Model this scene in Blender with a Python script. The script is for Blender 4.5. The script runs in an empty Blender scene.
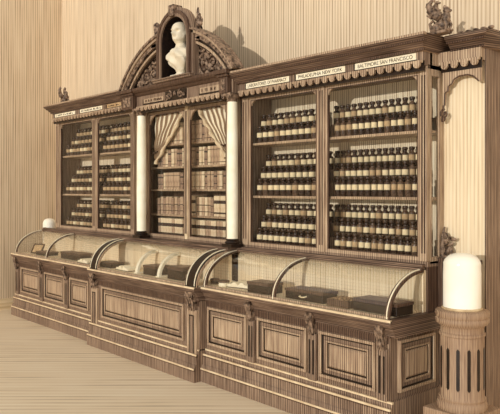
import bpy, bmesh, math, random
from mathutils import Vector, Matrix
R = random.Random(7)
PI = math.pi
C = bpy.context.scene.collection

# ------------------------------------------------------------------ camera
cam = bpy.data.cameras.new('camera'); camo = bpy.data.objects.new('camera', cam); C.objects.link(camo)
camo.location = (0, 0, 1.8)
camo.rotation_euler = (PI/2, 0, math.asin(.75))
cam.sensor_width = 36; cam.lens = 669/500*36; cam.shift_y = -17/500
bpy.context.scene.camera = camo
F = (-.75, .6614); RT = (.6614, .75)
def XA(u, Y):                       # world x where the sight line of column u meets depth plane Y
    t = (u-250)/669
    return Y*(F[0]+RT[0]*t)/(F[1]+RT[1]*t)

# ------------------------------------------------------------------ mesh builder
class MB:
    def __init__(s): s.bm = bmesh.new(); s.m = 0
    def f(s, vs):
        try:
            q = s.bm.faces.new(vs); q.material_index = s.m; return q
        except ValueError: return None
    def prism(s, A, B):
        a = [s.bm.verts.new(p) for p in A]; b = [s.bm.verts.new(p) for p in B]; n = len(a)
        s.f(a[::-1]); s.f(b)
        for i in range(n): s.f([a[i], a[(i+1) % n], b[(i+1) % n], b[i]])
        return s
    def box(s, x0, x1, y0, y1, z0, z1):
        return s.prism([(x0,y0,z0),(x1,y0,z0),(x1,y1,z0),(x0,y1,z0)], [(x0,y0,z1),(x1,y0,z1),(x1,y1,z1),(x0,y1,z1)])
    def xz(s, P, y0, y1): return s.prism([(x,y0,z) for x,z in P], [(x,y1,z) for x,z in P])
    def yz(s, P, x0, x1): return s.prism([(x0,y,z) for y,z in P], [(x1,y,z) for y,z in P])
    def lathe(s, cx, cy, prof, n=28):
        rings = [[s.bm.verts.new((cx+r*math.cos(2*PI*i/n), cy+r*math.sin(2*PI*i/n), z)) for i in range(n)] for r, z in prof]
        s.f(rings[0][::-1]); s.f(rings[-1])
        for a, b in zip(rings, rings[1:]):
            for i in range(n): s.f([a[i], a[(i+1) % n], b[(i+1) % n], b[i]])
        return s
    def tube(s, pts, rad, n=7):
        pts = [Vector(p) for p in pts]; k = len(pts)
        if not hasattr(rad, '__len__'): rad = [rad]*k
        rings = []; nrm = None
        for i in range(k):
            t = (pts[min(i+1, k-1)]-pts[max(i-1, 0)]).normalized()
            if nrm is None: nrm = t.orthogonal()
            nrm = (nrm - t*nrm.dot(t)).normalized(); bn = t.cross(nrm)
            rings.append([s.bm.verts.new(pts[i]+(nrm*math.cos(2*PI*j/n)+bn*math.sin(2*PI*j/n))*rad[i]) for j in range(n)])
        s.f(rings[0][::-1]); s.f(rings[-1])
        for a, b in zip(rings, rings[1:]):
            for j in range(n): s.f([a[j], a[(j+1) % n], b[(j+1) % n], b[j]])
        return s
    def ell(s, c, r, rot=None, n=12):
        M = Matrix.Translation(c) @ (rot.to_4x4() if rot else Matrix()) @ Matrix.Diagonal((*r, 1))
        g = bmesh.ops.create_uvsphere(s.bm, u_segments=n, v_segments=max(6, n//2), radius=1, matrix=M)
        for v in g['verts']:
            for q in v.link_faces: q.material_index = s.m
        return s
    def grid(s, fn, nu, nv):
        V = [[s.bm.verts.new(fn(i/nu, j/nv)) for j in range(nv+1)] for i in range(nu+1)]
        for i in range(nu):
            for j in range(nv): s.f([V[i][j], V[i+1][j], V[i+1][j+1], V[i][j+1]])
        return s
    def xform(s, M): bmesh.ops.transform(s.bm, matrix=M, verts=s.bm.verts); return s
    def build(s, name, mats, parent=None, smooth=False, bevel=0, loc=None):
        bmesh.ops.recalc_face_normals(s.bm, faces=s.bm.faces)
        org = Vector(loc) if loc else Vector((0, 0, 0))
        p = parent
        base = Vector((0, 0, 0))
        while p: base += p.location; p = p.parent
        bmesh.ops.translate(s.bm, vec=-(base+org), verts=s.bm.verts)
        me = bpy.data.meshes.new(name); s.bm.to_mesh(me); s.bm.free()
        for m in (mats if isinstance(mats, (list, tuple)) else [mats]): me.materials.append(m)
        if smooth:
            for q in me.polygons: q.use_smooth = True
        o = bpy.data.objects.new(name, me); C.objects.link(o); o.parent = parent
        o.location = org
        if bevel:
            b = o.modifiers.new('bevel', 'BEVEL'); b.width = bevel; b.segments = 2; b.limit_method = 'ANGLE'
        if smooth:
            es = o.modifiers.new('edges', 'EDGE_SPLIT'); es.split_angle = math.radians(40)
        return o
def tag(o, label, cat, group=None):
    o['label'] = label; o['category'] = cat
    if group: o['group'] = group
    return o
def thing(name, label, cat, loc, group=None):
    o = bpy.data.objects.new(name, None); C.objects.link(o); o.location = loc; o.empty_display_size = .1
    return tag(o, label, cat, group)
def struct(o): o['kind'] = 'structure'; return o

# ------------------------------------------------------------------ materials
def lin(h):
    h = h.lstrip('#'); c = [int(h[i:i+2], 16)/255 for i in (0, 2, 4)]
    return tuple((x/12.92 if x <= .04045 else ((x+.055)/1.055)**2.4) for x in c)+(1,)
def newmat(name, rough=.6):
    m = bpy.data.materials.new(name); m.use_nodes = True
    b = m.node_tree.nodes['Principled BSDF']; b.inputs['Roughness'].default_value = rough
    b.inputs['Specular IOR Level'].default_value = .25
    return m, m.node_tree.nodes, m.node_tree.links, b
def mth(N, L, op, a, b=None, c=None):
    n = N.new('ShaderNodeMath'); n.operation = op
    for i, v in enumerate((a, b, c)):
        if v is None: continue
        if isinstance(v, (int, float)): n.inputs[i].default_value = v
        else: L.new(v, n.inputs[i])
    return n.outputs[0]
def ramp(N, L, fac, stops):
    r = N.new('ShaderNodeValToRGB'); e = r.color_ramp.elements
    e[0].position, e[0].color = stops[0]; e[1].position, e[1].color = stops[1]
    for p, c in stops[2:]:
        q = e.new(p); q.color = c
    L.new(fac, r.inputs[0]); return r.outputs[0]
def hatched(name, light, mid, dark, period=.03, axis=(1, 1, 0), streak=.06, amt=.5, rough=.6, blot=.25, bias=0.0):
    """sepia surface with fine irregular lines: the lines run across `axis`"""
    m, N, L, b = newmat(name, rough)
    g = N.new('ShaderNodeNewGeometry'); d = N.new('ShaderNodeVectorMath'); d.operation = 'DOT_PRODUCT'
    L.new(g.outputs['Position'], d.inputs[0]); d.inputs[1].default_value = axis
    s = d.outputs['Value']
    sp = N.new('ShaderNodeSeparateXYZ'); L.new(g.outputs['Position'], sp.inputs[0])
    if axis[2] > .5: along = sp.outputs[0]
    elif name.startswith('floor'):
        d2 = N.new('ShaderNodeVectorMath'); d2.operation = 'DOT_PRODUCT'
        L.new(g.outputs['Position'], d2.inputs[0]); d2.inputs[1].default_value = (axis[1], -axis[0], 0); along = d2.outputs['Value']
    else: along = sp.outputs[2]
    cv = N.new('ShaderNodeCombineXYZ')
    L.new(mth(N, L, 'MULTIPLY', s, 1/period), cv.inputs[0]); L.new(mth(N, L, 'MULTIPLY', along, streak/period), cv.inputs[1])
    n1 = N.new('ShaderNodeTexNoise'); n1.inputs['Scale'].default_value = 1.6; n1.inputs['Detail'].default_value = 2; L.new(cv.outputs[0], n1.inputs['Vector'])
    w = mth(N, L, 'SINE', mth(N, L, 'ADD', mth(N, L, 'MULTIPLY', s, 2*PI/period), mth(N, L, 'MULTIPLY', n1.outputs['Fac'], 2.5)))
    w = mth(N, L, 'MULTIPLY', w, .5*amt)
    n2 = N.new('ShaderNodeTexNoise'); n2.inputs['Scale'].default_value = 2.2; n2.inputs['Detail'].default_value = 4; L.new(g.outputs['Position'], n2.inputs['Vector'])
    v = mth(N, L, 'ADD', mth(N, L, 'MULTIPLY', mth(N, L, 'SUBTRACT', n1.outputs['Fac'], .5), 1.1), w)
    v = mth(N, L, 'ADD', v, mth(N, L, 'MULTIPLY', mth(N, L, 'SUBTRACT', n2.outputs['Fac'], .5), blot*2))
    v = mth(N, L, 'ADD', v, .5+bias)
    col = ramp(N, L, v, [(.05, lin(dark)), (.95, lin(light)), (.5, lin(mid))])
    L.new(col, b.inputs['Base Color'])
    bp = N.new('ShaderNodeBump'); bp.inputs['Strength'].default_value = .15; bp.inputs['Distance'].default_value = .003
    L.new(v, bp.inputs['Height']); L.new(bp.outputs[0], b.inputs['Normal'])
    return m
def mottled(name, a, c, scale=30, rough=.5):
    m, N, L, b = newmat(name, rough)
    g = N.new('ShaderNodeTexCoord'); n = N.new('ShaderNodeTexNoise'); n.inputs['Scale'].default_value = scale; n.inputs['Detail'].default_value = 3
    L.new(g.outputs['Object'], n.inputs['Vector'])
    L.new(ramp(N, L, n.outputs['Fac'], [(.35, lin(a)), (.65, lin(c))]), b.inputs['Base Color'])
    return m
def glassmat(name, ior=1.4, tint='#fefefd', rough=.03):
    m = bpy.data.materials.new(name); m.use_nodes = True; N = m.node_tree.nodes; L = m.node_tree.links; N.clear()
    o = N.new('ShaderNodeOutputMaterial'); mx = N.new('ShaderNodeMixShader'); t = N.new('ShaderNodeBsdfTransparent'); g = N.new('ShaderNodeBsdfGlossy')
    lw = N.new('ShaderNodeLayerWeight'); lw.inputs['Blend'].default_value = .5
    f0 = ((ior-1)/(ior+1))**2
    pw = mth(N, L, 'MULTIPLY_ADD', mth(N, L, 'POWER', lw.outputs['Facing'], 5.0), 1-f0, f0)
    t.inputs[0].default_value = lin(tint); g.inputs['Roughness'].default_value = rough
    L.new(pw, mx.inputs[0]); L.new(t.outputs[0], mx.inputs[1]); L.new(g.outputs[0], mx.inputs[2]); L.new(mx.outputs[0], o.inputs[0])
    return m

M = {}
M['wall'] = hatched('wall_lined_paper', '#e6d3b6', '#d6bf9f', '#987e66', .035, (1, 1, 0), .02, .5, .85, .10, .05)
M['floor'] = hatched('floor_boards', '#f5e6cb', '#ead6b6', '#a08468', .085, (-.75, .6614, 0), .03, .35, .7, .12, .12)
M['base'] = hatched('baseboard_paint', '#f2dfbd', '#e3cba3', '#b4946a', .06, (0, 0, 1), .05, .3, .7)
M['wood'] = hatched('walnut_lined', '#b89e84', '#7c6554', '#402f25', .021, (1, 1, 0), .04, .5, .5, .2)
M['wooddk'] = hatched('walnut_dark', '#7a6250', '#553f32', '#2a1b13', .021, (1, 1, 0), .05, .6, .45, .2)
M['woodlt'] = hatched('walnut_pale', '#dac3a2', '#a68b72', '#584336', .021, (1, 1, 0), .04, .45, .5, .2)
M['mould'] = hatched('walnut_moulding', '#a88c74', '#604b3e', '#281b14', .012, (0, 0, 1), .02, .4, .45, .3)
M['carve'] = mottled('carved_walnut', '#35261d', '#a08670', 28, .45)
M['black'] = mottled('ebony_and_shadow_black', '#170e08', '#2b1c12', 20, .3)  # ebony parts; also paints shadow lines on panels and behind scallops
M['black'].node_tree.nodes['Principled BSDF'].inputs['Specular IOR Level'].default_value = .4
M['back'] = hatched('case_lining', '#fbf0d8', '#f0dfc0', '#a88a6c', .022, (1, 1, 0), .03, .6, .8, .1, .0)
M['wing'] = hatched('wing_pale_panel', '#f3e4c6', '#e6d0ac', '#b39572', .03, (1, 1, 0), .03, .4, .7, .1, .1)
M['paledge'] = mottled('cream_post_and_highlight', '#d2b894', '#e8d2ae', 12, .5)  # cream of the bookcase post; on the counters it paints highlights
M['niche'] = mottled('niche_lining', '#150c07', '#2a1a10', 30, .8)
M['cream'] = mottled('ivory_paint', '#f3e9cd', '#fff8e2', 6, .5)
M['plaster'] = mottled('white_plaster', '#dccfb4', '#e8dcc4', 12, .7)
M['paper'] = mottled('sign_card', '#f4e6c4', '#fdf3d8', 15, .8)
M['ink'] = mottled('sign_ink', '#3a281b', '#4a3424', 30, .8)
M['glass'] = glassmat('window_glass', 1.25)
M['vglass'] = glassmat('showcase_glass', 1.65)
M['dome'] = mottled('milky_glass', '#fbf5e2', '#fffbee', 4, .12)
M['rim'] = mottled('dome_rim', '#b59a74', '#d8c098', 20, .3)
M['stone'] = hatched('pedestal_stone', '#c2a686', '#9a7e66', '#5e4735', .014, (1, 1, 0), .05, .3, .6, .25)
M['btl'] = mottled('amber_bottle_glass', '#2e2019', '#47342a', 20, .2)
M['btl2'] = mottled('brown_bottle_glass', '#48352a', '#66503f', 20, .2)
M['lab'] = mottled('bottle_label', '#d9c49c', '#eedcb6', 25, .8)
M['lab2'] = mottled('bottle_label_aged', '#a98d6a', '#c7ab84', 25, .8)
M['stop'] = mottled('ground_stopper', '#2b1c13', '#4a3424', 20, .25)
M['lea'] = mottled('tan_leather', '#9c8068', '#c2a688', 18, .6)
M['lea2'] = mottled('brown_leather', '#7c6252', '#a2866c', 18, .6)
M['lea3'] = mottled('pale_vellum', '#cdb494', '#e4d0ae', 18, .6)
M['band'] = mottled('spine_label', '#2e1d12', '#4a3222', 30, .5)
M['brass'] = mottled('brass', '#e8d2a4', '#f6e8c4', 10, .25)
M['tan'] = mottled('tan_card', '#b8966c', '#d6b78c', 25, .7)
M['seed'] = mottled('dried_bark', '#3a281b', '#b3916a', 60, .8)
def clothmat():
    m, N, L, b = newmat('striped_curtain', .9)
    at = N.new('ShaderNodeUVMap'); sp = N.new('ShaderNodeSeparateXYZ'); L.new(at.outputs[0], sp.inputs[0])
    w = mth(N, L, 'SINE', mth(N, L, 'MULTIPLY', sp.outputs[0], 2*PI*6))
    L.new(ramp(N, L, mth(N, L, 'MULTIPLY_ADD', w, .5, .5), [(.35, lin('#8f755c')), (.6, lin('#fbf0d8'))]), b.inputs['Base Color'])
    return m
M['cloth'] = clothmat()

# ------------------------------------------------------------------ room
WB = 4.80; WL = -9.98
m = MB(); m.box(WL-.2, 4, -6, WB+.2, -.1, 0); struct(m.build('floor', M['floor']))
m = MB(); m.box(WL-.2, 4, WB, WB+.2, 0, 5.6); struct(m.build('wall_back', M['wall']))
m = MB(); m.box(WL-.2, WL, -6, WB, 0, 5.6); struct(m.build('wall_left', M['wall']))
P = [(0, 0), (.03, 0), (.03, .11), (.022, .125), (.022, .14), (.01, .165), (0, .17)]
m = MB(); m.prism([(WL+a, -6, z) for a, z in P], [(WL+a, WB, z) for a, z in P]); struct(m.build('baseboard_left', M['base']))
m = MB(); m.yz([(WB-a, z) for a, z in P], WL, 4); struct(m.build('baseboard_back', M['base']))

# ------------------------------------------------------------------ shared cabinet pieces
CT = .885                                                   # counter height
def ring_xz(m, x0, x1, z0, z1, w, y0, y1):
    m.box(x0, x1, y0, y1, z0, z0+w); m.box(x0, x1, y0, y1, z1-w, z1); m.box(x0, x0+w, y0, y1, z0+w, z1-w); m.box(x1-w, x1, y0, y1, z0+w, z1-w)
def raised(m, x0, x1, z0, z1, y, h, b):                     # a bevelled field standing h out of plane y
    A = [(x0, y, z0), (x1, y, z0), (x1, y, z1), (x0, y, z1)]
    B = [(x0+b, y-h, z0+b), (x1-b, y-h, z0+b), (x1-b, y-h, z1-b), (x0+b, y-h, z1-b)]
    m.prism(A, B)
def panel(parent, x0, x1, z0, z1, y, side=False):
    """framed panel on the front plane y (or on the plane x=y when side)"""
    def fin(m):
        if side: m.xform(Matrix(((0, -1, 0, 0), (1, 0, 0, 0), (0, 0, 1, 0), (0, 0, 0, 1))))
        return m
    yy = -y if side else y
    m = MB(); ring_xz(m, x0, x1, z0, z1, .022, yy-.022, yy+.005)
    m.m = 1; ring_xz(m, x0+.022, x1-.022, z0+.022, z1-.022, .012, yy-.012, yy+.005)  # black ring paints the shadow line inside the moulding
    m.m = 2; ring_xz(m, x0+.034, x1-.034, z0+.034, z1-.034, .030, yy-.006, yy+.005)
    m.m = 0; ring_xz(m, x0+.064, x1-.064, z0+.064, z1-.064, .014, yy-.016, yy+.005)
    f = fin(m).build('panel_moulding', [M['woodlt'], M['black'], M['wood']], parent, bevel=.003)
    m = MB(); m.m = 1; m.box(x0+.078, x1-.078, yy-.004, yy+.005, z0+.078, z1-.078)  # black rim paints the shadow line round the field
    m.m = 0; raised(m, x0+.088, x1-.088, z0+.088, z1-.088, yy-.003, .012, .014)
    fin(m).build('raised_field', [M['woodlt'], M['black']], f)
def corbel_pilaster(parent, x, w, y, z0, z1, big=False):
    h = w/2
    m = MB(); m.box(x-h, x+h, y-.03, y+.005, z0, z1-.17); p = m.build('pilaster', M['woodlt'] if big else M['wood'], parent, bevel=.004)
    m = MB()
    if big:
        m.m = 1; ring_xz(m, x-h*.5, x+h*.5, z0+.05, z1-.22, .012, y-.033, y-.026)
        m.m = 0; m.box(x-h*.3, x+h*.3, y-.034, y-.026, z0+.065, z1-.235)
    else:
        m.m = 1
        for s in (-.45, .45): m.box(x+s*h-.008, x+s*h+.008, y-.032, y-.026, z0+.05, z1-.22)
    m.build('fluting', [M['wood'], M['black']], p)
    m = MB()                                               # carved corbel: a scrolled console with leaves
    prof = [(y, z1-.20), (y-.028, z1-.19), (y-.034, z1-.15), (y-.03, z1-.11), (y-.05, z1-.07), (y-.068, z1-.04), (y-.07, z1), (y, z1)]
    m.yz(prof, x-h*.72, x+h*.72)
    for k in range(3):
        xx = x+(k-1)*h*.5
        m.tube([(xx, y-.036, z1-.18), (xx, y-.045, z1-.14), (xx, y-.05, z1-.10), (xx, y-.07, z1-.05)], [.006, .012, .01, .012], 6)
    for s in (-1, 1): m.tube([(x+s*h*.72, y-.058+.014*math.cos(a), z1-.035+.016*math.sin(a)) for a in [i*.7 for i in range(8)]], .006, 5)
    m.ell((x, y-.045, z1-.13), (h*.45, .015, .022))
    m.build('carved_corbel', M['carve'] if not big else M['carve'], p, smooth=True)

def plinth_profile(y): return [(y, .30), (y-.012, .29), (y-.02, .265), (y-.04, .255), (y-.04, .165), (y-.052, .155), (y-.066, .13), (y-.07, .125), (y-.07, 0), (4.78, 0), (4.78, .30)]
def edge_profile(y): return [(y, .755), (y-.014, .765), (y-.018, .785), (y-.03, .80), (y-.045, .832), (y-.062, .84), (y-.068, .85), (y-.068, .872), (y-.060, .885), (4.78, .885), (4.78, .755)]

def counter(label, x0, x1, y, panels, pil, big=(), end=None, lend=None):
    t = thing('counter_cabinet', label, 'counter', ((x0+x1)/2, 4.3, 0))
    m = MB(); m.box(x0, x1, y, 4.78, .29, .76); m.build('body', M['wood'], t)
    xa, xb = (x0-.055 if lend else x0), (x1+.055 if end else x1)
    m = MB(); m.yz(plinth_profile(y), x0-(.04 if lend else 0), x1+(.03 if end else 0)); pn = m.build('plinth', M['wood'], t)
    e0, e1 = x0-(.042 if lend else 0), x1+(.032 if end else 0)
    m = MB(); m.box(e0, e1, y-.045, y-.03, .243, .258); m.box(e0, e1, y-.074, y-.06, .116, .130); m.box(e0, e1, y-.018, y, .288, .302); m.build('plinth_highlight', M['paledge'], pn)  # pale strips paint highlights along the plinth mouldings
    m = MB(); m.box(e0, e1, y-.043, y-.03, .232, .243); m.box(e0, e1, y-.072, y-.06, .106, .116); m.build('plinth_shadow', M['wooddk'], pn)  # dark strips paint shadow lines below the pale ones
    m = MB(); m.yz(edge_profile(y), xa, xb); ct = m.build('countertop', M['mould'], t)
    m = MB(); m.box(xa, xb, y-.071, y-.05, .872, .888); m.build('edge_highlight', M['paledge'], ct)  # pale strip paints the highlight along the top edge
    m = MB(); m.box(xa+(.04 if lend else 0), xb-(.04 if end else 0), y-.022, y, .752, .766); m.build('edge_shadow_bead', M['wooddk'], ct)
    m = MB(); m.box(x0+.01, x1-.01, y-.006, y+.01, .705, .755); m.build('frieze_rail', M['wooddk'], t)
    for a, b in panels: panel(t, a, b, .345, .70, y)
    for x in pil: corbel_pilaster(t, x, .085, y, .30, .84)
    for x in big: corbel_pilaster(t, x, .15, y, .0+.13, .84, True)
    if end: panel(t, 3.97, 4.42, .345, .72, x1, True)
    return t
YS = 3.88; YC = 3.80
XL0, XL1, XC0, XC1, XR0, XR1 = -9.50, -7.10, -7.10, -5.02, -5.02, -2.90
xs = lambda u: XA(u, YS)
lp = [xs(43), xs(68)]
counter('far left section of the counter with three small panels and slim corbels', XL0, XL1, YS,
        [(xs(22), lp[0]-.07), (lp[0]+.07, lp[1]-.07), (lp[1]+.07, xs(89.5))], [XL0+.055]+lp, lend=True)
xc = lambda u: XA(u, YC)
counter('projecting middle counter with one long panel between two large capital-topped pilasters', XC0, XC1, YC,
        [(XC0+.24, XC1-.24)], [], big=(XC0+.09, XC1-.09))
rp = [xs(253), xs(314)]
counter('near right counter section with three wide panels and a panelled end by the pedestal', XR0, XR1, YS,
        [(XR0+.03, rp[0]-.07), (rp[0]+.07, rp[1]-.07), (rp[1]+.07, XR1-.12)], rp+[XR1-.05], end=True)

# ------------------------------------------------------------------ curved glass showcases
def arc(yb, a, b, z0, n=18): return [(yb-a*math.cos(PI/2*i/n), z0+b*math.sin(PI/2*i/n)) for i in range(n+1)]
def arcband(m, x0, x1, yb, a, b, z0, th):
    o = arc(yb, a, b, z0); i = arc(yb, a-th, b-th, z0)
    for k in range(len(o)-1): m.yz([o[k], o[k+1], i[k+1], i[k]], x0, x1)
def showcase(label, x0, x1, yb, yf, zt, ribs, wide=None, lglass=False, rglass=False):
    a = yb-yf; b = zt-CT
    t = thing('curved_showcase', label, 'showcase', ((x0+x1)/2, yb, CT))
    m = MB(); m.box(x0, x1, yb, yb+.04, CT+.001, zt); m.build('back_panel', M['wing'], t)
    m = MB(); m.box(x0, x1, yb-.03, 4.30, zt, zt+.018); m.box(x0, x1, yb-.012, 4.299, zt+.018, zt+.0449); m.build('top_ledge', M['mould'], t, bevel=.004)
    m = MB(); m.box(x0+.02, x1-.02, yf+.02, yb, CT, CT+.012); m.build('display_floor', M['wing'], t)
    m = MB(); m.box(x0, x1, yf-.006, yf+.016, CT, CT+.02); m.build('bottom_rail', M['woodlt'], t, bevel=.003)
    edges = sorted([x0]+list(ribs)+[x1])
    for p, q in zip(edges, edges[1:]):
        m = MB(); arcband(m, p+.012, q-.012, yb, a-.004, b-.002, CT+.01, .006); m.build('curved_glass', M['vglass'], t, smooth=True)
    rr = list(ribs)+[x for x in (x0+.012, x1-.012)]
    if wide:
        for x in (x0+wide/2, x1-wide/2):
            m = MB(); arcband(m, x-wide/2, x+wide/2, yb, a+.008, b+.004, CT, .022); r = m.build('wide_rib', M['woodlt'], t, smooth=True)
            m = MB(); arcband(m, x-wide*.44, x+wide*.44, yb, a+.012, b+.008, CT, .01); r2 = m.build('ebony_band', M['black'], r, smooth=True)
            for s in (-.33, .33):
                m = MB(); arcband(m, x+s*wide-.004, x+s*wide+.004, yb, a+.0145, b+.0105, CT+.012, .008); m.build('inlay_line', M['paper'], r, smooth=True)
        rr = list(ribs)
    for x in rr:
        m = MB(); arcband(m, x-.02, x+.02, yb, a+.006, b+.004, CT, .02); r = m.build('rib', M['wooddk'], t, smooth=True)
        m = MB(); arcband(m, x-.004, x+.004, yb, a+.009, b+.007, CT+.005, .01); m.build('rib_bead', M['paper'], r, smooth=True)
    for g, x in ((lglass, x0+.012), (rglass, x1-.012)):
        if g:
            m = MB(); m.yz(arc(yb, a-.02, b-.02, CT+.012)+[(yb, CT+.012)], x-.003, x+.003); m.build('end_glass', M['vglass'], t)
    return t
xv = lambda u: XA(u, 3.98)
showcase('curved glass showcase on the far left counter section', XL0+.02, XL1, 4.27, 3.85, 1.20, [XA(57, 4.0)], lglass=True, rglass=False)
showcase('curved glass showcase on the projecting middle counter, between wide black ribs', XC0, XC1, 4.15, 3.77, 1.20, [], wide=.19)
showcase('curved glass showcase on the near right counter, with a glazed end', XR0, XR1+.01, 4.27, 3.85, 1.20, [XA(286, 4.0)], rglass=True)

# ------------------------------------------------------------------ hutches
HB, HT = 1.245, 2.71
YH = 4.30
def door(parent, x0, x1, z0=HB+.02, z1=HT-.01, y=YH, w=.032, r=.075):
    m = MB(); ring_xz(m, x0, x1, z0, z1, w, y, y+.025)
    for s in (0, 1):                                       # rounded upper corners
        cx = (x0+w+r) if s == 0 else (x1-w-r); cz = z1-w-r
        P = [((x0+w) if s == 0 else (x1-w), z1-w)]
        for k in range(9):
            a = PI/2*k/8
            P.append((cx+(-1 if s == 0 else 1)*r*math.sin(a), cz+r*math.cos(a)))
        m.xz(P, y+.001, y+.024)
    f = m.build('glazed_door', M['woodlt'], parent, bevel=.003)
    m = MB(); ring_xz(m, x0+w-.002, x1-w+.002, z0+w-.002, z1-w+.002, .006, y-.003, y+.02); m.build('door_bead', M['wooddk'], f)
    m = MB(); m.box(x0+w-.004, x1-w+.004, y+.012, y+.015, z0+w-.004, z1-w+.004); m.build('door_glass', M['glass'], f)
    return f
def scallops(parent, x0, x1, y, zt=2.762, pitch=.082):
    n = max(1, round((x1-x0)/pitch)); p = (x1-x0)/n
    m = MB(); m.box(x0, x1, y-.004, y+.02, zt-.018, zt)
    for k in range(n):
        c = x0+(k+.5)*p; r = p*.36
        m.xz([(c-r, zt-.018)]+[(c-r*math.cos(PI*i/8), zt-.024-r*1.1*math.sin(PI*i/8)) for i in range(9)]+[(c+r, zt-.018)], y-.004, y+.014)
        m.ell((c, y-.006, zt-.034), (.009, .006, .009), n=8)
    v = m.build('scalloped_valance', M['woodlt'], parent)
    m = MB(); m.box(x0, x1, y+.022, y+.04, zt-.075, zt); m.build('valance_shadow', M['black'], v)  # black strip paints the shade between and under the scallops
def textmesh(parent, s, x0, x1, z, h, y):
    cu = bpy.data.curves.new('lettering', 'FONT'); cu.body = s; cu.size = 1; cu.align_x = 'CENTER'; cu.align_y = 'CENTER'; cu.extrude = .004
    o = bpy.data.objects.new('tmp', cu); C.objects.link(o); dg = bpy.context.evaluated_depsgraph_get()
    me = bpy.data.meshes.new_from_object(o.evaluated_get(dg)); bpy.data.objects.remove(o)
    xsz = [v.co.x for v in me.vertices]; ysz = [v.co.y for v in me.vertices]
    sx = (x1-x0)/(max(xsz)-min(xsz)); sy = h/(max(ysz)-min(ysz)); cx = (max(xsz)+min(xsz))/2; cy = (max(ysz)+min(ysz))/2
    base = Vector((0, 0, 0)); p = parent
    while p: base += p.location; p = p.parent
    for v in me.vertices:
        c = v.co.copy(); v.co = Vector(((x0+x1)/2+(c.x-cx)*sx, y-c.z*.4, z+(c.y-cy)*sy))-base
    me.name = 'lettering'; me.materials.clear(); me.materials.append(M['ink'])
    q = bpy.data.objects.new('lettering', me); C.objects.link(q); q.parent = parent
def sign(parent, x0, x1, z0, z1, y, text=None, card='paper'):
    m = MB(); m.box(x0, x1, y-.006, y+.004, z0, z1); s = m.build('sign_plate', M[card], parent)
    m = MB(); m.box(x0-.008, x1+.008, y-.010, y+.004, z0-.014, z0-.002); m.box(x0-.008, x0, y-.010, y+.004, z0-.002, z1); m.build('sign_edge', M['black'], s)
    if text: textmesh(s, text, x0+.03, x1-.03, (z0+z1)/2, (z1-z0)*.58, y-.006)
    else:                                                   # lettering too small to read: a row of worn strokes
        m = MB(); x = x0+.04; rr = random.Random(int(abs(x0)*1000))
        while x < x1-.05:
            w = rr.uniform(.012, .022); h = (z1-z0)*.5; zc = (z0+z1)/2
            m.box(x, x+.006, y-.009, y-.004, zc-h/2, zc+h/2)
            if rr.random() < .7: m.box(x+.006, x+w, y-.009, y-.004, zc+h/2*rr.choice((-1, 0, .7)), zc+h/2*rr.choice((-1, 0, .7))+.006)
            if rr.random() < .6: m.box(x+w, x+w+.005, y-.009, y-.004, zc-h/2, zc+h/2*rr.choice((1, .2)))
            x += w+rr.choice((.016, .018, .04))
        m.build('lettering', M['ink'], s)
CORN = [(4.24, 2.83), (4.215, 2.838), (4.21, 2.85), (4.195, 2.858), (4.18, 2.876), (4.165, 2.884), (4.155, 2.892), (4.14, 2.905), (4.125, 2.912), (4.12, 2.918), (4.12, 2.935), (4.128, 2.942), (4.75, 2.942), (4.75, 2.83)]
def cornice(parent, x0, x1, prof, l=0, r=0):
    """extruded cornice; l / r = how far the top flares out sideways at an open end"""
    yf = min(p[0] for p in prof); yb = 4.24
    k = lambda p: max(0, min(1, (yb-p[0])/(yb-yf)))
    m = MB(); z0 = prof[0][1]
    def end(x, d):
        out = []
        for i, p in enumerate(prof):
            e = k(p) if i < len(prof)-2 else (1 if i == len(prof)-2 else 0)
            out.append((x+d*e, p[0], p[1]))
        return out
    m.prism(end(x0, -l), end(x1, r)); c = m.build('cornice', M['mould'], parent)
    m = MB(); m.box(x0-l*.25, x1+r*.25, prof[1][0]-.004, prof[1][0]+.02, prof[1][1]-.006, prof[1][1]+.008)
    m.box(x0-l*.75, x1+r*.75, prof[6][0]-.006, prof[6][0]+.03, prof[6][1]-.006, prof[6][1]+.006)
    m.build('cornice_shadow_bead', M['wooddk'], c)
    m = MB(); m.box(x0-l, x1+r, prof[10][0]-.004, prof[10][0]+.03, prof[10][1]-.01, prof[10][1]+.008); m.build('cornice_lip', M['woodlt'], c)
    return c
def carcass(t, x0, x1, shelves, posts, backm='back', glass_right=False, sf=.035, mid='woodlt'):
    yb = 4.66
    m = MB(); m.box(x0, x1, yb, 4.70, HB, 2.83); m.build('back_board', M[backm], t)
    m = MB(); m.box(x0, x0+.03, YH+.03, yb, HB, 2.83); m.build('side_board', M['wood'], t)
    if not glass_right:
        m = MB(); m.box(x1-.03, x1, YH+.03, yb, HB, 2.83); m.build('side_board', M['wood'], t)
    m = MB(); m.box(x0, x1, YH+.001, yb, HB-.0245, HB+.02); m.build('bottom_board', M['wood'], t, bevel=.004)
    m = MB(); m.box(x0, x1, YH+.005, yb, HT, HT+.03); m.build('top_board', M['wood'], t)
    for z in shelves:
        m = MB(); m.box(x0+.03, x1-.03, YH+sf, yb, z-.022, z); m.build('shelf', M['woodlt'], t)
    for a, b in posts:
        m = MB(); m.box(a, b, YH-.014, YH+.03, HB+.02, HT+.02)
        p = m.build('post', M[mid if (a, b) == posts[1] else 'woodlt'], t, bevel=.004)
        m = MB(); w = b-a
        for s in (.28, .72): m.box(a+w*s-.006, a+w*s+.006, YH-.017, YH-.012, HB+.08, HT-.05)
        m.build('groove', M['wooddk'], p)
def frieze(t, x0, x1, y=4.245, z0=2.70, z1=2.84):
    m = MB(); m.box(x0, x1, y, YH+.06, z0+.03, z1); return m.build('frieze', M['wood'], t)

SH = [2.255, 1.745]
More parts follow.
